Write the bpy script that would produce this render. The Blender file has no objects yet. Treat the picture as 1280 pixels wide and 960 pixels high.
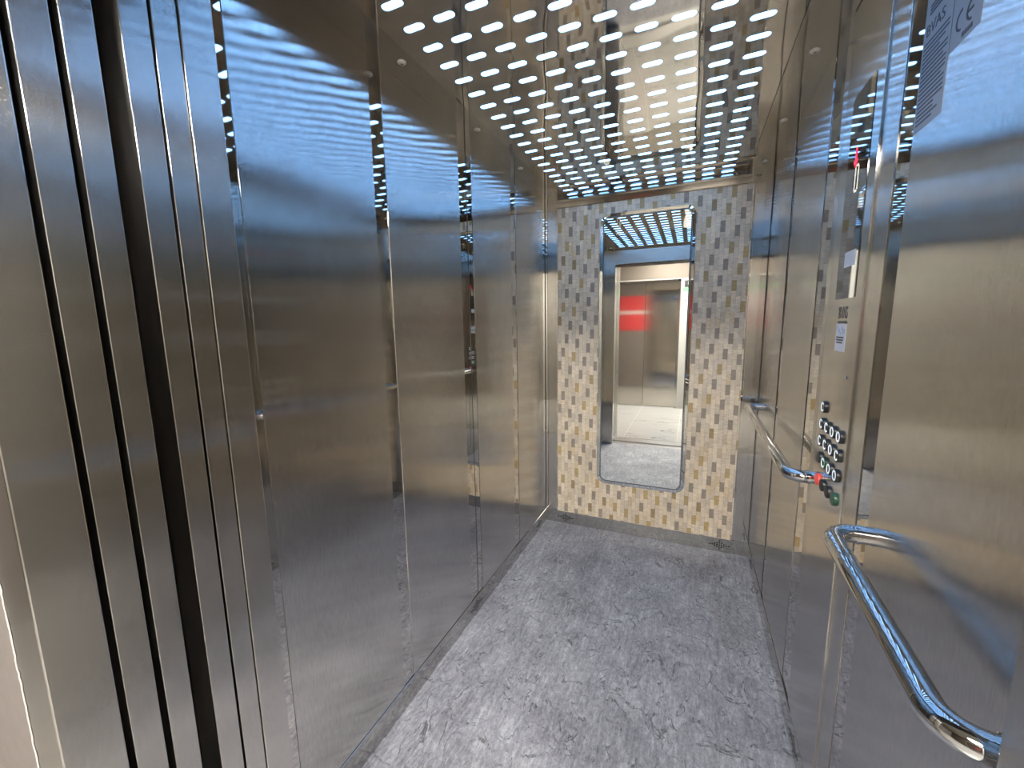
import bpy, bmesh, math, random
from mathutils import Vector, Matrix
random.seed(7)
C = bpy.context.scene.collection
W, D, H = 1.25, 2.32, 2.156          # car interior: width (x), depth to back wall (y), height (z)
YF = 0.252                           # inner face of the car front returns
OX0, OX1 = 0.10, 1.202               # door opening
HALLY = -2.117                       # opposite hall wall

# ------------------------------------------------------------------ materials
def mat(name):
    m = bpy.data.materials.new(name); m.use_nodes = True
    nt = m.node_tree
    return m, nt, nt.nodes['Principled BSDF']

def L(nt, a, b): nt.links.new(a, b)

def node(nt, t, **kw):
    n = nt.nodes.new(t)
    for k, v in kw.items():
        if k.startswith('i_'):
            n.inputs[int(k[2:])].default_value = v
        else:
            setattr(n, k, v)
    return n

def math_n(nt, op, a, b=None, c=None):
    n = nt.nodes.new('ShaderNodeMath'); n.operation = op
    for i, v in enumerate((a, b, c)):
        if v is None: continue
        if isinstance(v, (int, float)): n.inputs[i].default_value = v
        else: nt.links.new(v, n.inputs[i])
    return n.outputs[0]

def plain(name, col, rough=.5, metal=0.0, spec=.5, noise=0.0, nscale=30, emit=None, estr=0.0, coat=0.0):
    m, nt, b = mat(name)
    b.inputs['Base Color'].default_value = (*col, 1)
    b.inputs['Roughness'].default_value = rough
    b.inputs['Metallic'].default_value = metal
    b.inputs['Specular IOR Level'].default_value = spec
    b.inputs['Coat Weight'].default_value = coat
    if emit:
        b.inputs['Emission Color'].default_value = (*emit, 1)
        b.inputs['Emission Strength'].default_value = estr
    if noise:
        tc = node(nt, 'ShaderNodeTexCoord')
        n = node(nt, 'ShaderNodeTexNoise'); n.inputs['Scale'].default_value = nscale; n.inputs['Detail'].default_value = 5
        L(nt, tc.outputs['Object'], n.inputs['Vector'])
        mx = node(nt, 'ShaderNodeMix', data_type='RGBA')
        mx.inputs['A'].default_value = (*[c * (1 - noise) for c in col], 1)
        mx.inputs['B'].default_value = (*[min(1, c * (1 + noise)) for c in col], 1)
        L(nt, n.outputs['Fac'], mx.inputs['Factor']); L(nt, mx.outputs['Result'], b.inputs['Base Color'])
    return m

def steel(name, col, r, aniso, wave=0.0, wscale=(3, 3, 1.2), grain=0.06, smudge=0.0, spread=0.0):
    """brushed stainless steel: the grain runs vertically, so reflections smear sideways"""
    m, nt, b = mat(name)
    b.inputs['Metallic'].default_value = 1
    b.inputs['Base Color'].default_value = (*col, 1)
    b.inputs['Roughness'].default_value = r
    b.inputs['Anisotropic'].default_value = aniso
    tc = node(nt, 'ShaderNodeTexCoord')
    if aniso > 0:
        g = node(nt, 'ShaderNodeNewGeometry')
        cr = node(nt, 'ShaderNodeVectorMath', operation='CROSS_PRODUCT')
        L(nt, g.outputs['Normal'], cr.inputs[0]); cr.inputs[1].default_value = (0.0, 0.0, 1.0)
        nm = node(nt, 'ShaderNodeVectorMath', operation='NORMALIZE')
        L(nt, cr.outputs[0], nm.inputs[0]); L(nt, nm.outputs[0], b.inputs['Tangent'])
    if spread:
        # hairline brush marks: each tilts the surface sideways by a small random angle
        mpw = node(nt, 'ShaderNodeMapping'); mpw.inputs['Scale'].default_value = (9000, 9000, 9000)
        L(nt, tc.outputs['Object'], mpw.inputs['Vector'])
        wn = node(nt, 'ShaderNodeTexWhiteNoise', noise_dimensions='3D'); L(nt, mpw.outputs['Vector'], wn.inputs['Vector'])
        sc_ = node(nt, 'ShaderNodeSeparateColor'); L(nt, wn.outputs['Color'], sc_.inputs[0])
        q = math_n(nt, 'ADD', sc_.outputs[0], sc_.outputs[1])
        q = math_n(nt, 'MULTIPLY_ADD', q, spread, -spread)
        tv = node(nt, 'ShaderNodeVectorMath', operation='SCALE'); L(nt, nm.outputs[0], tv.inputs[0]); L(nt, q, tv.inputs['Scale'])
        hair = tv.outputs[0]
    if grain:
        mp = node(nt, 'ShaderNodeMapping'); mp.inputs['Scale'].default_value = (330, 330, 40)
        L(nt, tc.outputs['Object'], mp.inputs['Vector'])
        n = node(nt, 'ShaderNodeTexNoise'); n.inputs['Scale'].default_value = 1; n.inputs['Detail'].default_value = 2
        L(nt, mp.outputs['Vector'], n.inputs['Vector'])
        s = node(nt, 'ShaderNodeTexNoise'); s.inputs['Scale'].default_value = 4.5; s.inputs['Detail'].default_value = 6
        L(nt, tc.outputs['Object'], s.inputs['Vector'])
        v = math_n(nt, 'MULTIPLY_ADD', n.outputs['Fac'], 2 * grain, 1 - grain)
        v2 = math_n(nt, 'MULTIPLY_ADD', s.outputs['Fac'], 2 * smudge, 1 - smudge)
        v = math_n(nt, 'MULTIPLY', v, v2)
        vm = node(nt, 'ShaderNodeVectorMath', operation='SCALE'); vm.inputs[0].default_value = col
        L(nt, v, vm.inputs['Scale']); L(nt, vm.outputs[0], b.inputs['Base Color'])
        rr = math_n(nt, 'MULTIPLY_ADD', s.outputs['Fac'], .10 * r, .95 * r)
        L(nt, rr, b.inputs['Roughness'])
    if wave:
        mp = node(nt, 'ShaderNodeMapping'); mp.inputs['Scale'].default_value = wscale
        L(nt, tc.outputs['Object'], mp.inputs['Vector'])
        n = node(nt, 'ShaderNodeTexNoise'); n.inputs['Scale'].default_value = 1; n.inputs['Detail'].default_value = 1
        L(nt, mp.outputs['Vector'], n.inputs['Vector'])
        bp = node(nt, 'ShaderNodeBump'); bp.inputs['Strength'].default_value = 1; bp.inputs['Distance'].default_value = wave
        L(nt, n.outputs['Fac'], bp.inputs['Height']); nrm = bp.outputs['Normal']
    else: nrm = node(nt, 'ShaderNodeNewGeometry').outputs['Normal']
    if spread:
        ad = node(nt, 'ShaderNodeVectorMath', operation='ADD'); L(nt, nrm, ad.inputs[0]); L(nt, hair, ad.inputs[1])
        no = node(nt, 'ShaderNodeVectorMath', operation='NORMALIZE'); L(nt, ad.outputs[0], no.inputs[0]); nrm = no.outputs[0]
    if wave or spread: L(nt, nrm, b.inputs['Normal'])
    return m

M = {}
M['brushed'] = steel('brushed steel', (.60, .58, .55), .13, 1.0, wave=.0011, wscale=(7, 7, 4), grain=.24, smudge=.14, spread=.16)
M['brushed_frame'] = steel('brushed frame steel', (.60, .575, .54), .15, 1.0, wave=.0008, grain=.12, smudge=.10, spread=.34)
M['cop_steel'] = steel('satin panel steel', (.60, .575, .54), .15, .8, wave=.0022, wscale=(5, 5, 2.2), grain=.04)
M['polished'] = steel('polished steel', (.62, .60, .57), .025, 0, wave=.0012, wscale=(5, 5, 1.6), grain=0)
M['kick_steel'] = steel('kick plate steel', (.52, .505, .48), .10, .5, wave=.0006, grain=.05)
M['ceiling_steel'] = steel('ceiling steel', (.56, .525, .475), .035, 0, wave=.0030, wscale=(4.5, 2.6, 4), grain=0)
M['ceiling_strip'] = steel('ceiling edge steel', (.46, .435, .39), .09, 0, wave=.0016, wscale=(5, 3, 4), grain=0)
M['bronze'] = steel('dark moulding steel', (.27, .25, .225), .12, 0, wave=.0006, wscale=(3, 3, 3), grain=0)
M['chrome'] = plain('chrome', (.60, .60, .60), .025, 1)
M['hall_door'] = steel('hall door steel', (.60, .565, .51), .11, .9, wave=.0003, grain=.06, smudge=.08)
M['alu'] = plain('sill aluminium', (.55, .54, .52), .35, 1, noise=.1, nscale=60)
M['dark_gap'] = plain('dark shaft', (.012, .011, .011), .8)
M['joint'] = plain('joint black', (.02, .02, .02), .5)
M['gap_shade'] = plain('dark plum gap shade', (.012, .007, .010), .4)  # colour holds the shade of the open gap between the doors
M['plaster'] = plain('landing plaster', (.17, .148, .135), .85, noise=.12, nscale=40)
M['filler'] = plain('ragged white filler', (.45, .42, .39), .9, noise=.2, nscale=90)
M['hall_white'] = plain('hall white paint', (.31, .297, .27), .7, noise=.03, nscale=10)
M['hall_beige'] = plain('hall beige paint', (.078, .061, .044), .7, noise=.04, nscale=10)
M['mirror'] = plain('mirror silver', (.90, .92, .91), .0, 1)
M['mirror_edge'] = plain('mirror line', (.10, .11, .12), .5, 0)
M['black_glass'] = plain('black display glass', (.012, .012, .012), .03, 0, spec=.9, coat=1.0)
M['black_plastic'] = plain('black plastic', (.015, .015, .016), .35)
M['dark_ink'] = plain('dark print', (.05, .05, .05), .6)
M['grey_ink'] = plain('grey print', (.07, .08, .10), .7)
M['paper'] = plain('white paper', (.66, .66, .69), .6)
M['film'] = plain('pale label film', (.27, .29, .33), .45)
M['red_plastic'] = plain('red plastic', (.72, .07, .05), .35, emit=(1, .08, .04), estr=.15)
M['green_plastic'] = plain('dark green plastic', (.03, .10, .06), .3)
M['ring'] = plain('lit white ring', (.85, .88, .92), .4, emit=(.86, .95, 1), estr=.6)
M['ring_green'] = plain('lit green side', (.05, .4, .12), .4, emit=(.05, .55, .12), estr=.35)
M['led_red'] = plain('red arrow LED', (.6, .02, .04), .4, emit=(1, .02, .07), estr=1.1)
M['led_cream'] = plain('cream digit LED', (.8, .75, .6), .4, emit=(1, .93, .70), estr=.85)
M['screw'] = plain('screw head', (.74, .71, .66), .3, .25)
M['red_poster'] = plain('red poster', (.62, .045, .05), .6)
M['poster_white'] = plain('poster white', (.62,.5,.48), .6)
M['sign_green'] = plain('sign green', (.10, .50, .12), .6)
SLOT = (1.6, 4.0, 8.4)
M['slot'] = plain('slot diffuser', (.8, .85, .9), .5, emit=SLOT, estr=1.0)
LAMP = 122.0
M['lamp'] = plain('added hall light diffuser', (.9, .9, .85), .5, emit=(1, .965, .90), estr=LAMP)  # emission of the light panels added to the hall ceiling

def floor_material():
    m, nt, b = mat('grey vinyl floor')
    tc = node(nt, 'ShaderNodeTexCoord')
    def noise(scale, detail, rough=.6, st=(1, 1, 1), dist=0):
        mp = node(nt, 'ShaderNodeMapping'); mp.inputs['Scale'].default_value = st
        L(nt, tc.outputs['Object'], mp.inputs['Vector'])
        n = node(nt, 'ShaderNodeTexNoise')
        n.inputs['Scale'].default_value = scale; n.inputs['Detail'].default_value = detail
        n.inputs['Roughness'].default_value = rough; n.inputs['Distortion'].default_value = dist
        L(nt, mp.outputs['Vector'], n.inputs['Vector']); return n.outputs['Fac']
    a = noise(4.0, 8, .65, dist=.6)
    f = noise(75, 8, .75, (1.3, .6, 1))
    s = noise(14, 6, .7, (3.2, .55, 1), .5)
    sp_ = noise(170, 6, .8, (1.6, .7, 1))
    v = math_n(nt, 'MULTIPLY_ADD', a, .22, .04)
    v = math_n(nt, 'MULTIPLY_ADD', f, .34, v)
    v = math_n(nt, 'MULTIPLY_ADD', sp_, .20, v)
    v = math_n(nt, 'MULTIPLY_ADD', s, .28, v)
    r = node(nt, 'ShaderNodeValToRGB')
    e = r.color_ramp.elements
    e[0].position = .41; e[0].color = (.035, .034, .038, 1)
    e[1].position = .70; e[1].color = (.56, .545, .555, 1)
    x = e.new(.49); x.color = (.155, .150, .162, 1)
    x = e.new(.57); x.color = (.275, .266, .279, 1)
    L(nt, v, r.inputs['Fac'])
    # fine dark cracks
    w = node(nt, 'ShaderNodeTexNoise'); w.inputs['Scale'].default_value = 7; w.inputs['Detail'].default_value = 5; w.inputs['Distortion'].default_value = 1.1
    L(nt, tc.outputs['Object'], w.inputs['Vector'])
    d = math_n(nt, 'ABSOLUTE', math_n(nt, 'SUBTRACT', w.outputs['Fac'], .5))
    k = node(nt, 'ShaderNodeMapRange'); k.inputs['From Min'].default_value = 0; k.inputs['From Max'].default_value = .020
    k.inputs['To Min'].default_value = .22; k.inputs['To Max'].default_value = 1
    L(nt, d, k.inputs['Value'])
    gate = node(nt, 'ShaderNodeMapRange'); gate.inputs['From Min'].default_value = .46; gate.inputs['From Max'].default_value = .56
    L(nt, s, gate.inputs['Value'])
    kk = node(nt, 'ShaderNodeMix', data_type='FLOAT'); kk.inputs[2].default_value = 1
    L(nt, gate.outputs[0], kk.inputs[0]); L(nt, k.outputs[0], kk.inputs[3])
    sc = node(nt, 'ShaderNodeVectorMath', operation='SCALE')
    L(nt, r.outputs['Color'], sc.inputs[0]); L(nt, kk.outputs[0], sc.inputs['Scale'])
    L(nt, sc.outputs[0], b.inputs['Base Color'])
    b.inputs['Roughness'].default_value = .5
    b.inputs['Specular IOR Level'].default_value = .4
    bp = node(nt, 'ShaderNodeBump'); bp.inputs['Strength'].default_value = .25; bp.inputs['Distance'].default_value = .002
    L(nt, v, bp.inputs['Height']); L(nt, bp.outputs['Normal'], b.inputs['Normal'])
    return m
M['floor'] = floor_material()

def marble_material():
    m, nt, b = mat('white veined marble')
    tc = node(nt, 'ShaderNodeTexCoord')
    mp = node(nt, 'ShaderNodeMapping'); mp.inputs['Scale'].default_value = (1.6, 3.6, 1); mp.inputs['Rotation'].default_value = (0, 0, .35)
    L(nt, tc.outputs['Object'], mp.inputs['Vector'])
    n = node(nt, 'ShaderNodeTexNoise'); n.inputs['Scale'].default_value = 1.1; n.inputs['Detail'].default_value = 7; n.inputs['Distortion'].default_value = .8
    L(nt, mp.outputs['Vector'], n.inputs['Vector'])
    d = math_n(nt, 'ABSOLUTE', math_n(nt, 'SUBTRACT', n.outputs['Fac'], .5))
    k = node(nt, 'ShaderNodeMapRange'); k.inputs['From Max'].default_value = .012
    L(nt, d, k.inputs['Value'])
    g = node(nt, 'ShaderNodeTexNoise'); g.inputs['Scale'].default_value = 2.3
    L(nt, tc.outputs['Object'], g.inputs['Vector'])
    gt = node(nt, 'ShaderNodeMapRange'); gt.inputs['From Min'].default_value = .48; gt.inputs['From Max'].default_value = .60
    L(nt, g.outputs['Fac'], gt.inputs['Value'])
    inv = math_n(nt, 'SUBTRACT', 1, k.outputs[0])
    f = math_n(nt, 'MULTIPLY', inv, gt.outputs[0])
    mx = node(nt, 'ShaderNodeMix', data_type='RGBA')
    mx.inputs['A'].default_value = (.31, .30, .28, 1); mx.inputs['B'].default_value = (.10, .09, .08, 1)
    L(nt, f, mx.inputs['Factor'])
    # tile joints every 60 cm
    sp = node(nt, 'ShaderNodeSeparateXYZ'); L(nt, tc.outputs['Object'], sp.inputs[0])
    def joint(o, off):
        t = math_n(nt, 'FRACT', math_n(nt, 'MULTIPLY_ADD', o, 1 / .6, off))
        return math_n(nt, 'LESS_THAN', math_n(nt, 'ABSOLUTE', math_n(nt, 'SUBTRACT', t, .5)), .004)
    j = math_n(nt, 'MAXIMUM', joint(sp.outputs[0], .2), joint(sp.outputs[1], .1))
    m2 = node(nt, 'ShaderNodeMix', data_type='RGBA'); m2.inputs['B'].default_value = (.45, .43, .39, 1)
    L(nt, j, m2.inputs['Factor']); L(nt, mx.outputs['Result'], m2.inputs['A'])
    L(nt, m2.outputs['Result'], b.inputs['Base Color'])
    b.inputs['Roughness'].default_value = .22
    return m
M['marble'] = marble_material()

def mosaic_material():
    """small upright split-face stone tiles, every fifth tile of a column darker or ochre"""
    m, nt, b = mat('stone mosaic')
    tw, th = .0236, .0578
    ax, az = .267, 2.000           # centre of one grey tile
    tc = node(nt, 'ShaderNodeTexCoord')
    sp = node(nt, 'ShaderNodeSeparateXYZ'); L(nt, tc.outputs['Object'], sp.inputs[0])
    u = math_n(nt, 'MULTIPLY_ADD', sp.outputs[0], 1 / tw, .5 - ax / tw)
    c = math_n(nt, 'FLOOR', u); fu = math_n(nt, 'FRACT', u)
    par = math_n(nt, 'FLOORED_MODULO', c, 2) if False else math_n(nt, 'PINGPONG', c, 1)
    v = math_n(nt, 'MULTIPLY_ADD', sp.outputs[2], 1 / th, .5 - az / th)
    v = math_n(nt, 'MULTIPLY_ADD', par, .5, v)
    r = math_n(nt, 'FLOOR', v); fv = math_n(nt, 'FRACT', v)
    h = math_n(nt, 'SUBTRACT', math_n(nt, 'MULTIPLY', r, 2), par)       # half-tile index of the tile centre
    t = math_n(nt, 'MULTIPLY_ADD', c, 7, h)
    t = math_n(nt, 'FRACT', math_n(nt, 'MULTIPLY_ADD', t, .1, 100.02))
    acc = math_n(nt, 'LESS_THAN', t, .06)
    cv = node(nt, 'ShaderNodeCombineXYZ'); L(nt, c, cv.inputs[0]); L(nt, r, cv.inputs[1])
    wn = node(nt, 'ShaderNodeTexWhiteNoise', noise_dimensions='3D'); L(nt, cv.outputs[0], wn.inputs['Vector'])
    base = node(nt, 'ShaderNodeValToRGB'); base.color_ramp.interpolation = 'CONSTANT'
    cols = [(0, (.74, .62, .465)), (.2, (.68, .57, .43)), (.38, (.81, .69, .525)), (.55, (.72, .615, .48)), (.7, (.64, .535, .405)), (.84, (.76, .625, .455)), (.95, (.69, .545, .36))]
    e = base.color_ramp.elements
    e[0].position = 0; e[0].color = (*cols[0][1], 1); e[1].position = cols[1][0]; e[1].color = (*cols[1][1], 1)
    for p_, col in cols[2:]:
        x = e.new(p_); x.color = (*col, 1)
    L(nt, wn.outputs['Value'], base.inputs['Fac'])
    ar = node(nt, 'ShaderNodeValToRGB'); ar.color_ramp.interpolation = 'CONSTANT'
    e = ar.color_ramp.elements
    e[0].position = 0; e[0].color = (.34, .27, .21, 1)
    e[1].position = .46; e[1].color = (.52, .36, .16, 1)
    for p_, col in ((.62, (.46, .33, .16)), (.76, (.33,.27,.215)), (.88, (.36, .25, .13)), (.94, (.60, .48, .33))):
        x = e.new(p_); x.color = (*col, 1)
    wn2 = node(nt, 'ShaderNodeTexWhiteNoise', noise_dimensions='3D')
    cv2 = node(nt, 'ShaderNodeVectorMath', operation='ADD'); L(nt, cv.outputs[0], cv2.inputs[0]); cv2.inputs[1].default_value = (17.3, 5.1, 2.2)
    L(nt, cv2.outputs[0], wn2.inputs['Vector']); L(nt, wn2.outputs['Value'], ar.inputs['Fac'])
    mx = node(nt, 'ShaderNodeMix', data_type='RGBA')
    L(nt, acc, mx.inputs['Factor']); L(nt, base.outputs['Color'], mx.inputs['A']); L(nt, ar.outputs['Color'], mx.inputs['B'])
    # stone mottling, horizontally layered
    mp = node(nt, 'ShaderNodeMapping'); mp.inputs['Scale'].default_value = (45, 45, 130)
    L(nt, tc.outputs['Object'], mp.inputs['Vector'])
    n = node(nt, 'ShaderNodeTexNoise'); n.inputs['Scale'].default_value = 1; n.inputs['Detail'].default_value = 6
    L(nt, mp.outputs['Vector'], n.inputs['Vector'])
    n2 = node(nt, 'ShaderNodeTexNoise'); n2.inputs['Scale'].default_value = 14; n2.inputs['Detail'].default_value = 4
    L(nt, tc.outputs['Object'], n2.inputs['Vector'])
    mm = math_n(nt, 'MULTIPLY_ADD', n.outputs['Fac'], .7, .65)
    mm = math_n(nt, 'MULTIPLY', mm, math_n(nt, 'MULTIPLY_ADD', n2.outputs['Fac'], .4, .8))
    def edge(f_, wdt):
        return math_n(nt, 'GREATER_THAN', math_n(nt, 'ABSOLUTE', math_n(nt, 'SUBTRACT', f_, .5)), .5 - wdt)
    gr = math_n(nt, 'MAXIMUM', edge(fu, .035), edge(fv, .014))
    mm = math_n(nt, 'MULTIPLY', mm, math_n(nt, 'MULTIPLY_ADD', gr, -.28, 1))
    sc = node(nt, 'ShaderNodeVectorMath', operation='SCALE')
    L(nt, mx.outputs['Result'], sc.inputs[0]); L(nt, mm, sc.inputs['Scale'])
    L(nt, sc.outputs[0], b.inputs['Base Color'])
    b.inputs['Roughness'].default_value = .7
    hh = math_n(nt, 'MULTIPLY_ADD', gr, -.6, n.outputs['Fac'])
    hh = math_n(nt, 'MULTIPLY_ADD', wn.outputs['Value'], .8, hh)
    bp = node(nt, 'ShaderNodeBump'); bp.inputs['Strength'].default_value = .5; bp.inputs['Distance'].default_value = .0025
    L(nt, hh, bp.inputs['Height']); L(nt, bp.outputs['Normal'], b.inputs['Normal'])
    return m
M['mosaic'] = mosaic_material()

# ------------------------------------------------------------------ geometry helpers
def link(name, me, parent=None):
    o = bpy.data.objects.new(name, me); C.objects.link(o)
    if parent is not None: o.parent = parent
    return o

def finish(name, bm, material, parent=None, smooth=None):
    bmesh.ops.recalc_face_normals(bm, faces=bm.faces[:])
    me = bpy.data.meshes.new(name); bm.to_mesh(me); bm.free()
    if smooth:
        for p_ in me.polygons: p_.use_smooth = True
        try: me.set_sharp_from_angle(angle=math.radians(smooth))
        except Exception: pass
    me.materials.append(M[material] if isinstance(material, str) else material)
    return link(name, me, parent)

def add_box(bm, x0, x1, y0, y1, z0, z1):
    vs = [bm.verts.new((x, y, z)) for x in (x0, x1) for y in (y0, y1) for z in (z0, z1)]
    for f in ((0, 1, 3, 2), (4, 6, 7, 5), (0, 4, 5, 1), (2, 3, 7, 6), (0, 2, 6, 4), (1, 5, 7, 3)):
        bm.faces.new([vs[i] for i in f])
    return vs

def box(name, x0, x1, y0, y1, z0, z1, material, parent=None, bevel=0.0, seg=2):
    bm = bmesh.new(); add_box(bm, x0, x1, y0, y1, z0, z1)
    if bevel:
        bmesh.ops.bevel(bm, geom=bm.edges[:], offset=bevel, segments=seg, affect='EDGES', profile=.5)
    return finish(name, bm, material, parent)

def boxes(name, lst, material, parent=None):
    bm = bmesh.new()
    for b in lst: add_box(bm, *b)
    return finish(name, bm, material, parent)

def prop(o, label=None, cat=None, group=None, kind=None):
    if label: o['label'] = label
    if cat: o['category'] = cat
    if group: o['group'] = group
    if kind: o['kind'] = kind
    return o

def empty(name, loc=(0, 0, 0)):
    o = bpy.data.objects.new(name, None); o.location = loc; o.empty_display_size = .05
    C.objects.link(o); return o

def struct(o): o['kind'] = 'structure'; return o

def keep(o, parent):
    """parent while keeping the mesh in world coordinates"""
    o.parent = parent; o.matrix_parent_inverse = Matrix.Translation(parent.location).inverted(); return o

def tube_path(pts, r, n=20, name='bar', material='chrome', parent=None, caps=True):
    bm = bmesh.new(); rings = []
    P = [Vector(p_) for p_ in pts]
    up = Vector((0, 0, 1))
    for i, p_ in enumerate(P):
        a = P[max(i - 1, 0)]; b_ = P[min(i + 1, len(P) - 1)]
        t = (b_ - a).normalized(); s = t.cross(up).normalized(); u = s.cross(t)
        rings.append([bm.verts.new(p_ + r * (math.cos(2 * math.pi * k / n) * s + math.sin(2 * math.pi * k / n) * u)) for k in range(n)])
    for a, b_ in zip(rings, rings[1:]):
        for k in range(n): bm.faces.new((a[k], a[(k + 1) % n], b_[(k + 1) % n], b_[k]))
    if caps: bm.faces.new(rings[0]); bm.faces.new(rings[-1])
    return finish(name, bm, material, parent, smooth=50)

def frame_axes(axis):
    """two in-plane directions and the outward direction for discs standing on a wall"""
    return {'-x': (Vector((0, -1, 0)), Vector((0, 0, 1)), Vector((-1, 0, 0))),
            '+x': (Vector((0, 1, 0)), Vector((0, 0, 1)), Vector((1, 0, 0))),
            '-y': (Vector((1, 0, 0)), Vector((0, 0, 1)), Vector((0, -1, 0))),
            '+y': (Vector((-1, 0, 0)), Vector((0, 0, 1)), Vector((0, 1, 0))),
            '-z': (Vector((1, 0, 0)), Vector((0, 1, 0)), Vector((0, 0, -1)))}[axis]

def lathe(name, c, axis, prof, material, parent=None, n=28):
    """prof: list of (radius, height along the outward direction)"""
    u, v, w = frame_axes(axis); c = Vector(c); bm = bmesh.new(); rings = []
    for r, h in prof:
        if r < 1e-6: rings.append([bm.verts.new(c + w * h)])
        else: rings.append([bm.verts.new(c + w * h + r * (math.cos(2 * math.pi * k / n) * u + math.sin(2 * math.pi * k / n) * v)) for k in range(n)])
    for a, b_ in zip(rings, rings[1:]):
        for k in range(n):
            k2 = (k + 1) % n
            if len(a) == 1 and len(b_) > 1: bm.faces.new((a[0], b_[k2], b_[k]))
            elif len(b_) == 1 and len(a) > 1: bm.faces.new((a[k], a[k2], b_[0]))
            elif len(a) > 1: bm.faces.new((a[k], a[k2], b_[k2], b_[k]))
    return finish(name, bm, material, parent, smooth=50)

def arc_ring(name, c, axis, r0, r1, h0, h1, a0, a1, material, parent=None, n=28):
    """flat raised ring (or an open C) standing on a wall"""
    u, v, w = frame_axes(axis); c = Vector(c); bm = bmesh.new()
    full = abs(a1 - a0 - 360) < .1
    cols = []
    for k in range(n + (0 if full else 1)):
        t = math.radians(a0 + (a1 - a0) * k / n); d = math.cos(t) * u + math.sin(t) * v
        cols.append([bm.verts.new(c + d * r + w * h) for r, h in ((r0, h0), (r0, h1), (r1, h1), (r1, h0))])
    m = len(cols)
    for k in range(m if full else m - 1):
        a, b_ = cols[k], cols[(k + 1) % m]
        for j in range(4): bm.faces.new((a[j], a[(j + 1) % 4], b_[(j + 1) % 4], b_[j]))
    if not full: bm.faces.new(cols[0]); bm.faces.new(cols[-1])
    return finish(name, bm, material, parent, smooth=40)

def text(name, s, size, loc, axis, material, parent=None, depth=.0004, sx=1.0, align='CENTER'):
    cu = bpy.data.curves.new(name, 'FONT'); cu.body = s; cu.size = size; cu.align_x = align; cu.align_y = 'CENTER'
    cu.extrude = depth; cu.space_character = 1.02
    tmp = bpy.data.objects.new('tmp', cu); C.objects.link(tmp)
    dg = bpy.context.evaluated_depsgraph_get()
    me = bpy.data.meshes.new_from_object(tmp.evaluated_get(dg))
    bpy.data.objects.remove(tmp); bpy.data.curves.remove(cu)
    u, v, w = frame_axes(axis)
    R = Matrix((u, v, w)).transposed().to_4x4()
    me.transform(Matrix.Translation(Vector(loc)) @ R @ Matrix.Diagonal((sx, 1, 1, 1)))
    me.materials.clear(); me.materials.append(M[material]); me.name = name
    return link(name, me, parent)

def stadium(cx, cy, w, h, n=7):
    r = h / 2; pts = []
    for k in range(n + 1):
        t = -math.pi / 2 + math.pi * k / n; pts.append((cx + w / 2 - r + r * math.cos(t), cy + r * math.sin(t)))
    for k in range(n + 1):
        t = math.pi / 2 + math.pi * k / n; pts.append((cx - w / 2 + r + r * math.cos(t), cy + r * math.sin(t)))
    return pts

def rounded(x0, x1, z0, z1, r, n=8):
    pts = []
    for cx, cz, a in ((x1 - r, z0 + r, -90), (x1 - r, z1 - r, 0), (x0 + r, z1 - r, 90), (x0 + r, z0 + r, 180)):
        for k in range(n + 1):
            t = math.radians(a + 90 * k / n); pts.append((cx + r * math.cos(t), cz + r * math.sin(t)))
    return pts

# ================================================================== THE CAR
# ---- floor
struct(box('floor', 0, W, .205, D, -.03, 0, 'floor'))
# ---- walls
def wall_side(name, xw, s, brushed, joints):
    """xw: inner face; s: +1 when the car lies on the +x side of it"""
    x_out = xw - s * .03
    w = box(name, min(xw, x_out), max(xw, x_out), YF, D + .03, 0, H + .03, 'polished'); struct(w)
    for y0, y1 in brushed:
        a, b = xw, xw + s * .0020
        box('brushed_panel', min(a, b), max(a, b), y0, y1, .088, H, 'brushed', w, bevel=.0009, seg=1)
    for y in joints:
        a, b = xw, xw + s * .0016
        box('panel_joint', min(a, b), max(a, b), y - .001, y + .001, .088, H, 'joint', w)
    return w
wl = wall_side('wall_left', 0.0, 1, [(.336, .752), (.806, 1.249), (1.356, 1.767), (1.834, 2.272)], [1.312])
wr = wall_side('wall_right', W, -1, [(.30, .752), (.817, .900), (1.170, 1.212), (1.322, 1.772), (1.824, 2.288)], [1.824])
wb = struct(box('wall_back', 0, W, D, D + .03, 0, H + .03, 'polished'))
box('brushed_panel', .024, .080, D - .0014, D, .088, 2.087, 'brushed', wb, bevel=.0005, seg=1)
box('brushed_panel', 1.170, 1.214, D - .0014, D, .088, 2.087, 'brushed', wb, bevel=.0005, seg=1)
box('panel_joint', .001, .0035, D - .002, D, .0, H, 'joint', wb)
box('panel_joint', W - .0045, W - .001, D - .002, D, .0, H, 'joint', wb)
box('mosaic_panel', .087, 1.160, D - .012, D, .088, 2.087, 'mosaic', wb, bevel=.0012, seg=1)
# moulding between mosaic and ceiling
bm = bmesh.new()
prof = [(D, 2.087), (D - .014, 2.087), (D - .017, 2.095), (D - .017, 2.118), (D - .022, 2.126), (D - .024, 2.133), (D - .022, 2.140), (D - .016, 2.148), (D - .014, 2.156), (D, 2.156)]
a = [bm.verts.new((.087, y, z)) for y, z in prof]; b = [bm.verts.new((1.145, y, z)) for y, z in prof]
for i in range(len(prof)): bm.faces.new((a[i], a[(i + 1) % len(prof)], b[(i + 1) % len(prof)], b[i]))
bm.faces.new(a); bm.faces.new(b)
struct(finish('trim_1', bm, 'bronze', smooth=35))
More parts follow.
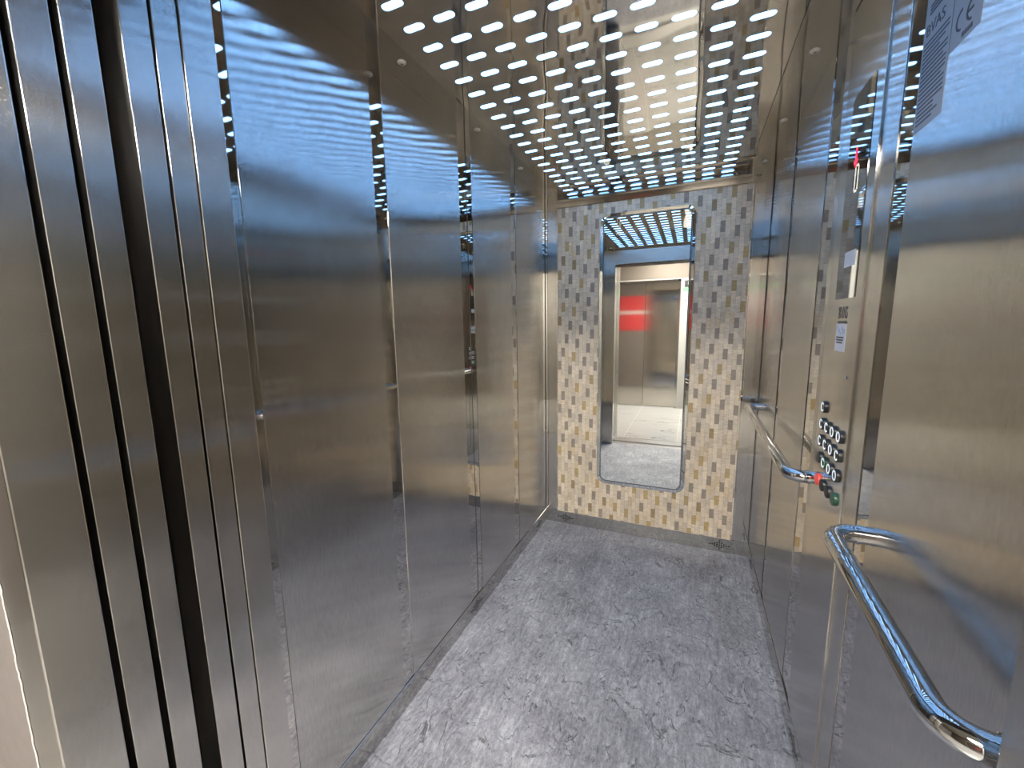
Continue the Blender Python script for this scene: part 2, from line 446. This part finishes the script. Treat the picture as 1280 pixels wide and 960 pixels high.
# ---- baseboards with clusters of vent holes
def vent(parent, c, axis):
    u, v, w = frame_axes(axis); bm = bmesh.new()
    for i, cnt in ((-4, 1), (-3, 1), (-2, 2), (-1, 3), (0, 5), (1, 3), (2, 2), (3, 1), (4, 1)):
        for j in range(cnt):
            p_ = Vector(c) + u * (i * .0125) + v * ((j - (cnt - 1) / 2) * .0125)
            ring = [bm.verts.new(p_ + w * .0004 + .0050 * (math.cos(t * math.pi / 5) * u + math.sin(t * math.pi / 5) * v)) for t in range(10)]
            back = [bm.verts.new(q.co - w * .0004) for q in ring]
            bm.faces.new(ring)
            for k in range(10): bm.faces.new((ring[k], ring[(k + 1) % 10], back[(k + 1) % 10], back[k]))
    return finish('vent_holes', bm, 'joint', parent)
bl = struct(box('baseboard_left', 0, .004, .30, D - .004, 0, .086, 'kick_steel', bevel=.0012))
br = struct(box('baseboard_right', W - .004, W, .30, D - .004, 0, .086, 'kick_steel', bevel=.0012))
bb = struct(box('baseboard_back', 0, W, D - .004, D, 0, .086, 'kick_steel', bevel=.0012))
for y in (1.286, 2.16): vent(bl, (.004, y, .043), '+x')
for y in (1.10, 2.16): vent(br, (W - .004, y, .043), '-x')
for x in (.142, 1.098): vent(bb, (x, D - .004, .043), '-y')

# ---- ceiling
PX0, PX1 = .104, 1.127
ce = struct(boxes('ceiling', [(-.03, W + .03, YF, D + .03, H + .06, H + .08), (-.03, W + .03, YF, YF + .02, H, H + .06)], 'joint'))
box('edge_strip', 0, PX0 - .0008, YF, D, H, H + .012, 'ceiling_strip', ce)
box('edge_strip', PX1 + .0016, W, YF, D, H, H + .012, 'ceiling_strip', ce)
box('panel_joint', PX1, PX1 + .0016, YF, D, H + .0012, H + .012, 'joint', ce)
for x in (.065, W - .060):
    for y in (.37, .831, 1.302, 1.759, 2.215):
        s = lathe('screw', (x, y, H), '-z', [(.0135, 0), (.0130, .0020), (.0095, .0044), (.0048, .0056), (0, .0058)], 'screw', ce)
        boxes('cross_recess', [(x - .0045, x + .0045, y - .0009, y + .0009, H - .0064, H - .0030), (x - .0009, x + .0009, y - .0045, y + .0045, H - .0064, H - .0030)], 'joint', s)

light = prop(empty('ceiling_light', (.6, 1.3, H)), 'mirror polished ceiling panel with ten columns of lit pale blue slots', 'ceiling light')
SY, SW, SH = .08644, .061, .0245
cols_x = [.1863 + i * .09371 for i in range(10)]
rows_y = [D - .0338 - j * SY for j in range(23)]
cu = bpy.data.curves.new('panel', 'CURVE'); cu.dimensions = '2D'; cu.fill_mode = 'BOTH'; cu.extrude = .001
def spline(pts):
    s = cu.splines.new('POLY'); s.points.add(len(pts) - 1)
    for p_, q in zip(s.points, pts): p_.co = (q[0], q[1], 0, 1)
    s.use_cyclic_u = True
spline([(PX0, YF), (PX1, YF), (PX1, D), (PX0, D)])
for x in cols_x:
    for y in rows_y: spline(stadium(x, y, SW, SH))
tmp = bpy.data.objects.new('tmp', cu); C.objects.link(tmp)
me = bpy.data.meshes.new_from_object(tmp.evaluated_get(bpy.context.evaluated_depsgraph_get()))
bpy.data.objects.remove(tmp); bpy.data.curves.remove(cu)
me.transform(Matrix.Translation((0, 0, H + .001))); me.name = 'perforated_panel'
me.materials.clear(); me.materials.append(M['ceiling_steel'])
keep(link('perforated_panel', me), light)

CAM = Vector((.8979, -.2746, 1.3729))
cell = [(x, y) for x in cols_x for y in rows_y]
def seen(c):
    dx, dy = c[0] - CAM.x, c[1] - CAM.y
    d2 = dx * dx + dy * dy + (H - CAM.z) ** 2
    return (0 if c[1] > .62 else 100) + d2          # the ones just above the frame rank last
cell.sort(key=seen)
def slot_faces(bm, x, y):
    ring = [bm.verts.new((px, py, 0)) for px, py in stadium(x, y, SW, SH, 6)]
    top = [bm.verts.new((q.co.x, q.co.y, .002)) for q in ring]
    bm.faces.new(ring[::-1]); bm.faces.new(top)
    for k in range(len(ring)): bm.faces.new((ring[k], ring[(k + 1) % len(ring)], top[(k + 1) % len(ring)], top[k]))
bm = bmesh.new(); slot_faces(bm, 0, 0); bmesh.ops.recalc_face_normals(bm, faces=bm.faces[:])
sme = bpy.data.meshes.new('light_slot'); bm.to_mesh(sme); bm.free(); sme.materials.append(M['slot'])
for x, y in cell[:100]:
    o = link('light_slot', sme); keep(o, light); o.location = (x, y, H + .0022)
bm = bmesh.new()
for x, y in cell[100:]: slot_faces(bm, x, y)
for v in bm.verts: v.co.z += H + .0022
o = finish('light_slot', bm, 'slot'); keep(o, light); o['kind'] = 'stuff'

# ---- mirror
mir = prop(empty('wall_mirror', (.623, D - .012, 1.18)), 'tall frameless mirror with rounded corners hung on the stone mosaic', 'mirror')
def loop_mesh(name, loops, material, fill_last=True, fill_first=False):
    bm = bmesh.new(); R_ = []
    for pts, y in loops: R_.append([bm.verts.new((x, y, z)) for x, z in pts])
    n = len(R_[0])
    for a, b in zip(R_, R_[1:]):
        for k in range(n): bm.faces.new((a[k], a[(k + 1) % n], b[(k + 1) % n], b[k]))
    if fill_last: bm.faces.new(R_[-1])
    if fill_first: bm.faces.new(R_[0])
    return keep(finish(name, bm, material), mir)
mx0, mx1, mz0, mz1, mr = .357, .889, .335, 2.020, .060
yb, yf = D - .012, D - .020
def RR(i): return rounded(mx0 + i, mx1 - i, mz0 + i, mz1 - i, mr - i)
loop_mesh('glass', [(RR(.0260), yb), (RR(.0260), yf)], 'mirror', fill_first=True)
loop_mesh('bevel', [(RR(0), yb), (RR(0), yf + .0040), (RR(.0010), yf + .0034), (RR(.0195), yf + .0002), (RR(.0195), yb)], 'mirror', fill_last=False)
loop_mesh('bevel_line', [(RR(.0195), yf + .001), (RR(.0195), yf), (RR(.0260), yf), (RR(.0260), yf + .001)], 'mirror_edge', fill_last=False)

# ---- handrails on the right wall
def bend(p0, pc, p1, r, n=9):
    p0, pc, p1 = Vector(p0), Vector(pc), Vector(p1)
    a, b = (p0 - pc).normalized(), (p1 - pc).normalized()
    half = a.angle(b) / 2; d = r / math.tan(half); s, e = pc + a * d, pc + b * d
    cc = pc + (a + b).normalized() * (r / math.sin(half))
    out = []
    for k in range(n + 1):
        q = (s - cc).lerp(e - cc, k / n); out.append(cc + q.normalized() * r)
    return out
def handrail(y0, z0, y1, z1, label, xr=1.183):
    rr = .0185
    t = prop(empty('handrail', (W, (y0 + y1) / 2, (z0 + z1) / 2)), label, 'handrail')
    A, B = (W, y0, z0), (W, y1, z1); a, b = (xr, y0, z0), (xr, y1, z1)
    pa, pb = bend(A, a, b, .044), bend(a, b, B, .044)
    keep(tube_path([A, (W - .015, y0, z0)] + pa[:1], rr, name='bracket'), t)
    keep(tube_path(pa + [pa[-1].lerp(pb[0], k / 6) for k in range(1, 6)] + pb, rr, name='bar', caps=False), t)
    keep(tube_path([pb[-1], (W - .015, y1, z1), B], rr, name='bracket'), t)
    for y, z in ((y0, z0), (y1, z1)):
        keep(lathe('collar', (W - .017, y, z), '-x', [(.0186, -.004), (.0200, -.003), (.0200, .003), (.0186, .004)], 'chrome'), t)
    return t
handrail(.292, .898, .752, .925, 'chrome handrail with bent ends on the front panel, nearest the doorway')
handrail(1.150, .908, 2.215, .918, 'long chrome handrail running from the button panel to the mosaic corner')

# ---- control panel (full-height face plate on the right wall)
cop = prop(empty('control_panel', (W, 1.035, 1.1)), 'full height steel lift control panel with black display and lit buttons', 'control panel')
FX = W - .0040                                  # face of the plate
keep(box('face_plate', FX, W - .0002, .907, 1.166, .088, H - .004, 'cop_steel', bevel=.0012), cop)
keep(box('hinge_edge', W - .0060, W - .0002, .9025, .9062, .088, H - .004, 'brushed_frame', bevel=.0012), cop)
# display
bm = bmesh.new()
out = [(1.102, 1.426), (1.102, 1.910), (1.092, 1.920), (.966, 1.920), (.957, 1.911), (.957, 1.426)]
r0 = [bm.verts.new((FX - .0012, y, z)) for y, z in out]; r1 = [bm.verts.new((FX, y, z)) for y, z in out]
bm.faces.new(r0); bm.faces.new(r1)
for k in range(6): bm.faces.new((r0[k], r0[(k + 1) % 6], r1[(k + 1) % 6], r1[k]))
disp = keep(finish('display', bm, 'black_glass'), cop)
DX = FX - .0012
def glyph(name, cells, y_c, z_c, pitch, material, r=.42):
    bm = bmesh.new(); s = pitch * r
    for i, j in cells: add_box(bm, DX - .0006, DX, y_c - i * pitch - s, y_c - i * pitch + s, z_c + j * pitch - s, z_c + j * pitch + s)
    return finish(name, bm, material, disp)
ar = [(i, j) for i in (-1, 0, 1) for j in range(-1, 7)] + [(i, -2) for i in range(-3, 4)] + [(i, -3) for i in range(-3, 4)] + [(i, -4) for i in range(-2, 3)] + [(i, -5) for i in (-1, 0, 1)] + [(0, -6)]
glyph('arrow', ar, 1.041, 1.764, .0036, 'led_red', .5)
dg_ = [(i, j) for i in (-2, 2) for j in range(-5, 6)] + [(i, j) for i in (-1, 0, 1) for j in (-6, 6)]
glyph('digit', dg_, 1.026, 1.712, .0050, 'led_cream', .40)
def sub(o):
    o.parent = disp; return o
sub(box('sticker', DX - .0005, DX, .978, 1.054, 1.503, 1.540, 'paper'))
# words below the display and the notice
keep(text('logo', 'BVAS', .043, (FX - .0003, 1.030, 1.389), '-x', 'dark_ink', depth=.0003, sx=.68), cop)
keep(box('logo_rule', FX - .0005, FX, .993, 1.063, 1.3635, 1.3685, 'dark_ink'), cop)
nt_ = keep(box('notice', FX - .0006, FX, .994, 1.070, 1.292, 1.362, 'paper'), cop); nt_['label'] = 'small white printed notice'
bm = bmesh.new()
for z, a, b in ((1.3275, 1.064, 1.006), (1.321, 1.064, 1.008), (1.3145, 1.060, 1.014)):
    y = a
    while y > b:
        w_ = random.uniform(.004, .011); add_box(bm, FX - .0009, FX - .0006, max(y - w_, b), y, z - .0021, z + .0021); y -= w_ + .0018
o = finish('printed_lines', bm, 'dark_ink'); o.parent = nt_
bm = bmesh.new()
for y, z, s in ((1.060, 1.352, .004), (1.046, 1.345, .006), (1.022, 1.349, .006), (1.010, 1.343, .008), (1.034, 1.338, .005)):
    add_box(bm, FX - .0009, FX - .0006, y - s, y + s, z - s * .8, z + s * .8)
o = finish('pictograms', bm, plain('pale blue print', (.45, .48, .62), .7)); o.parent = nt_
# buttons
def button(y, z, style, label=None):
    core = {'red': 'red_plastic', 'green': 'green_plastic'}.get(style, 'black_plastic')
    R0 = .0170
    body = lathe('button', (FX, y, z), '-x', [(R0, 0), (R0, .0050), (R0 - .001, .0062), (.0100, .0064), (.0090, .0058), (.0060, .0066), (0, .0070)], core)
    keep(body, cop)
    if label: body['label'] = label
    def s_(o): o.parent = body; return o
    if style in ('O', 'C', 'lit'):
        a0, a1 = (0, 360) if style == 'O' else (38, 322)  # gap in the C shapes in the shading of the convex button
        s_(arc_ring('light_ring', (FX, y, z), '-x', .0098, .0131, .0056, .0070, a0, a1, 'ring'))
    if style == 'lit':
        s_(arc_ring('lit_side', (FX, y, z), '-x', .0132, .0160, .0056, .0068, -60, 60, 'ring_green'))
by = (1.1025, 1.0535, 1.0045, .9540)
button(by[0], 1.132, 'C')
for y, s in zip(by, 'CCOO'): button(y, 1.084, s)
for y, s in zip(by, 'CCOC'): button(y, 1.036, s)
button(by[0], .986, 'dark', 'unlit black button')
button(by[1], .985, 'lit', 'lit button with green glow on one side')
button(by[2], .984, 'O'); button(by[3], .984, 'O')
button(by[0], .921, 'red', 'red alarm button')
button(by[1], .921, 'dark', 'black unlit button'); button(by[2], .921, 'dark', 'black unlit button')
button(by[3], .922, 'green', 'dark green button')
keep(lathe('key_lock', (FX, .958, 1.232), '-x', [(.0045, 0), (.0042, .002), (0, .0022)], 'chrome'), cop)

# ---- labels stuck on the front right panel
sx = W - .0020
lab = prop(empty('information_label', (sx, .70, 1.82)), 'tall translucent label with rows of fine print on front brushed panel', 'label')
keep(box('backing', sx - .0005, sx, .657, .750, 1.700, 2.045, 'film'), lab)
z = 1.842
rows = []
while z > 1.712: rows.append((z, .744, random.choice((.664, .664, .675, .69)), .0014)); z -= .0072
rows += [(z, .735, .668, .002) for z in (1.888, 1.894, 1.900, 1.912, 1.965, 1.975, 1.985, 2.010, 2.020)]
for z, a, e_, hh in rows:
    bm = bmesh.new(); add_box(bm, sx - .0008, sx - .0005, e_, a, z - hh, z + hh)
    keep(finish('text_line', bm, 'grey_ink'), lab)
keep(text('heading', 'BVAS', .026, (sx - .0007, .712, 1.862), '-x', 'grey_ink', depth=.0002), lab)
cel = prop(empty('compliance_label', (sx, .61, 1.85)), 'small square label with a large CE mark beside the fine print label', 'label')
keep(box('backing', sx - .0005, sx, .577, .655, 1.783, 1.920, 'film'), cel)
def letter_arc(c_y, c_z, bar):
    u, v, w = frame_axes('-x')
    keep(arc_ring('mark', (sx - .0005, c_y, c_z), '-x', .0122, .0158, 0, .0004, 95, 265, 'grey_ink', n=20), cel)
    if bar: keep(box('mark_bar', sx - .0009, sx - .0005, c_y - .002, c_y + .013, c_z - .0017, c_z + .0017, 'grey_ink'), cel)
letter_arc(.627, 1.8170, False); letter_arc(.600, 1.8170, True)
keep(boxes('number_print', [(sx - .0008, sx - .0005, (.596 + i * .007), (.6012 + i * .007), 1.7885, 1.7955) for i in range(4)], 'grey_ink'), cel)

# ---- front returns, header, car doors, sills
ft = struct(box('wall_front', -.03, OX0, .1965, YF, 0, H + .03, 'brushed_frame', bevel=.0012))
box('right_return', OX1, W + .03, .196, YF, 0, H + .03, 'brushed_frame', ft, bevel=.003)
box('header', OX0, OX1, .196, YF, 2.0, H + .03, 'brushed_frame', ft, bevel=.003)
def leaves(name, ys):
    d = struct(box(name, -.46, OX0 - .002, ys[0][0], ys[0][1], .004, 2.06, 'brushed_frame', bevel=.0010, seg=2))
    for y0, y1 in ys[1:]: box('door_leaf', -.46, OX0 - .002, y0, y1, .004, 2.06, 'brushed_frame', d, bevel=.0010, seg=2)
    return d
d1 = leaves('door_1', [(.114, .1525), (.157, .1945)])          # car door, slid open
d2 = leaves('door_2', [(.046, .083), (-.003, .036)])          # landing door, slid open
struct(box('trim_2', -.50, .030, .086, .112, 0, 2.1, 'gap_shade', bevel=.002))       # dark strip standing in for the shade of the gap between the doors
struct(boxes('trim_3', [(-.03, W + .03, .116, .204, -.03, -.001)] + [(-.03, W + .03, y, y + .004, -.001, .0) for y in (.120, .132, .146, .160, .174, .188, .199)], 'alu'))
struct(boxes('trim_4', [(-.03, W + .03, -.070, .082, -.03, -.001)] + [(-.03, W + .03, y, y + .004, -.001, .0) for y in (-.066, -.05, -.03, -.012, .006, .024, .042, .06, .077)], 'alu'))
struct(box('trim_5', OX0, OX1, -.004, .19, 2.0, 2.06, 'joint'))                 # door hanger recess above the opening
# landing frame
lf = struct(box('trim_6', 0.006, OX0, -.080, -.0125, 0, 2.02, 'brushed_frame', bevel=.002))
box('frame_post', OX1, OX1 + .10, -.080, -.010, 0, 2.02, 'brushed_frame', lf, bevel=.003)
box('frame_head', 0.006, OX1 + .10, -.080, -.010, 2.02, 2.12, 'brushed_frame', lf, bevel=.003)
# unseen black shaft boxing behind the landing wall, added to stop light leaks
struct(boxes('shaft_boxing', [(-.56, -.52, -.010, .30, -.1, 2.3), (-.56, -.03, .26, .30, -.1, 2.3), (1.30, 1.34, -.010, .30, -.1, 2.3), (-.56, 1.34, -.010, .30, -.14, -.10), (-.56, 1.34, -.01, .196, 2.20, 2.24)], 'dark_gap'))

# ================================================================== THE HALL
HX0, HX1, HZ = -2.0, 2.7, 2.46
struct(box('floor_hall', HX0, HX1, HALLY - .1, -.072, -.05, 0, 'marble'))
struct(box('ceiling_hall', HX0, HX1, HALLY - .1, -.01, HZ, HZ + .05, 'hall_white'))
nw = struct(boxes('wall_landing', [(HX0, .006, -.078, -.010, 0, HZ), (OX1 + .10, HX1, -.078, -.010, 0, HZ), (.006, OX1 + .10, -.078, -.010, 2.12, HZ)], 'plaster'))
struct(box('wall_hall_left', HX0 - .05, HX0, HALLY - .1, -.01, 0, HZ, 'plaster'))
struct(box('wall_hall_right', HX1, HX1 + .05, HALLY - .1, -.01, 0, HZ, 'hall_white'))
DX0, DX1, DZ = -.330, .700, 2.035
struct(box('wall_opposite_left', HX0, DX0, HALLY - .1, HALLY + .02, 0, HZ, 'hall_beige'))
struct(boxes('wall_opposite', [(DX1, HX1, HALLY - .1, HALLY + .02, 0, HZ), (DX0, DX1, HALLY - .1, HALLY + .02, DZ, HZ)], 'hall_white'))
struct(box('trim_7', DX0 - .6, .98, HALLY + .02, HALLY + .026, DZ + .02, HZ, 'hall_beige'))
fr = struct(box('trim_8', DX0, DX0 + .035, HALLY - .06, HALLY + .03, 0, DZ, 'brushed_frame', bevel=.003))
box('frame_post', DX1 - .035, DX1, HALLY - .06, HALLY + .03, 0, DZ, 'brushed_frame', fr, bevel=.003)
box('frame_head', DX0, DX1, HALLY - .06, HALLY + .03, 2.0, DZ, 'brushed_frame', fr, bevel=.003)
d3 = struct(box('door_3', -.295, .1735, HALLY - .035, HALLY - .005, .006, 2.0, 'hall_door', bevel=.002))
box('door_leaf', .1765, .665, HALLY - .042, HALLY - .012, .006, 2.0, 'hall_door', d3, bevel=.002)
struct(box('trim_9', DX0, DX1, HALLY - .09, HALLY - .03, -.02, .004, 'alu'))

# ragged filler line where the landing plaster meets the frame
bm = bmesh.new(); prev = None; zz = 0.0
while zz < 1.25:
    w_ = random.uniform(.0015, .005) * (1.4 if .55 < zz < 1.05 else .7); x = .004 + random.uniform(-.0015, .0015)
    q = [bm.verts.new((x - w_, -.0785, zz)), bm.verts.new((x + w_ * .4, -.0815, zz)), bm.verts.new((x + w_, -.0805, zz))]
    if prev:
        for k in range(2): bm.faces.new((prev[k], prev[k + 1], q[k + 1], q[k]))
    prev = q; zz += .007
struct(finish('trim_10', bm, 'filler'))

def add_hall_light(x, y, label):  # unseen glowing panel added to brighten the hall and the car
    t = prop(empty('added_hall_light', (x, y, HZ)), label, 'ceiling lamp', 'added square hall lights')
    keep(boxes('frame', [(x - .31, x + .31, y - .31, y - .29, HZ - .02, HZ), (x - .31, x + .31, y + .29, y + .31, HZ - .02, HZ), (x - .31, x - .29, y - .29, y + .29, HZ - .02, HZ), (x + .29, x + .31, y - .29, y + .29, HZ - .02, HZ)], 'hall_white'), t)
    keep(box('diffuser', x - .29, x + .29, y - .29, y + .29, HZ - .012, HZ - .002, 'lamp'), t)
add_hall_light(.55, -1.45, 'added unseen ceiling light in the hall opposite the lift opening')
add_hall_light(1.95, -1.45, 'added unseen ceiling light nearer the right end of the hall')  # added on this side to light the left jambs

# things in the hall that the mirror and the steel show
po = prop(empty('poster', (-.33, -.08, 1.57)), 'red landing poster with a white band, seen reflected in hall door', 'poster')
keep(box('sheet', -.635, -.005, -.083, -.0785, 1.215, 1.930, 'red_poster'), po)
keep(box('white_band', -.635, -.005, -.0838, -.083, 1.555, 1.625, 'poster_white'), po)
sg = prop(empty('hall_sign', (.80, HALLY + .02, 1.6)), 'narrow white notice with a green top beside hall lift door', 'sign')
keep(box('sheet', .716, .842, HALLY + .0205, HALLY + .0225, 1.55, 1.905, 'paper'), sg)
keep(box('green_header', .730, .838, HALLY + .0225, HALLY + .0232, 1.835, 1.900, 'sign_green'), sg)
keep(boxes('icon', [(.765, .790, HALLY + .0225, HALLY + .0232, 1.695, 1.712), (.765, .790, HALLY + .0225, HALLY + .0232, 1.668, 1.682), (.765, .770, HALLY + .0225, HALLY + .0232, 1.682, 1.695), (.785, .790, HALLY + .0225, HALLY + .0232, 1.682, 1.695)], 'dark_ink'), sg)
ind = prop(empty('floor_indicator', (.85, HALLY + .02, 1.97)), 'black floor indicator above the green topped notice in the hall', 'indicator')
keep(box('housing', .752, .880, HALLY + .0205, HALLY + .040, 1.915, 2.010, 'black_plastic', bevel=.004), ind)
keep(boxes('digit', [(.800, .806, HALLY + .040, HALLY + .0408, 1.935, 1.985), (.822, .828, HALLY + .040, HALLY + .0408, 1.935, 1.985), (.806, .822, HALLY + .040, HALLY + .0408, 1.980, 1.985), (.806, .822, HALLY + .040, HALLY + .0408, 1.935, 1.940)], 'led_cream'), ind)
cp = prop(empty('call_button', (.895, HALLY + .02, 1.38)), 'small black call button plate on white hall wall below indicator', 'call button')
keep(box('plate', .865, .925, HALLY + .0205, HALLY + .028, 1.33, 1.435, 'black_plastic', bevel=.003), cp)
keep(lathe('button', (.895, HALLY + .028, 1.382), '+y', [(.014, 0), (.013, .003), (0, .0036)], 'chrome'), cp)

# ------------------------------------------------------------------ camera, world, view
cam = bpy.data.cameras.new('camera'); co = bpy.data.objects.new('camera', cam); C.objects.link(co)
co.location = CAM; co.rotation_euler = (1.4269720, 0.0158827, 0.4140741)
cam.sensor_width = 36; cam.lens = 14.34735; cam.clip_start = .01
sc = bpy.context.scene; sc.camera = co
w = bpy.data.worlds.new('world'); sc.world = w; w.use_nodes = True
w.node_tree.nodes['Background'].inputs[0].default_value = (0, 0, 0, 1)
vs = sc.view_settings
sc.display_settings.display_device = 'sRGB'
vs.view_transform = 'Standard'; vs.look = 'None'; vs.gamma = 1; vs.exposure = 0.0; vs.use_curve_mapping = False
cy = sc.cycles
cy.max_bounces = 16; cy.glossy_bounces = 12; cy.diffuse_bounces = 5; cy.transmission_bounces = 4
cy.sample_clamp_indirect = 8; cy.blur_glossy = .3
cy.use_denoising = True
try: cy.denoiser = 'OPENIMAGEDENOISE'; cy.denoising_input_passes = 'RGB_ALBEDO_NORMAL'
except Exception: pass
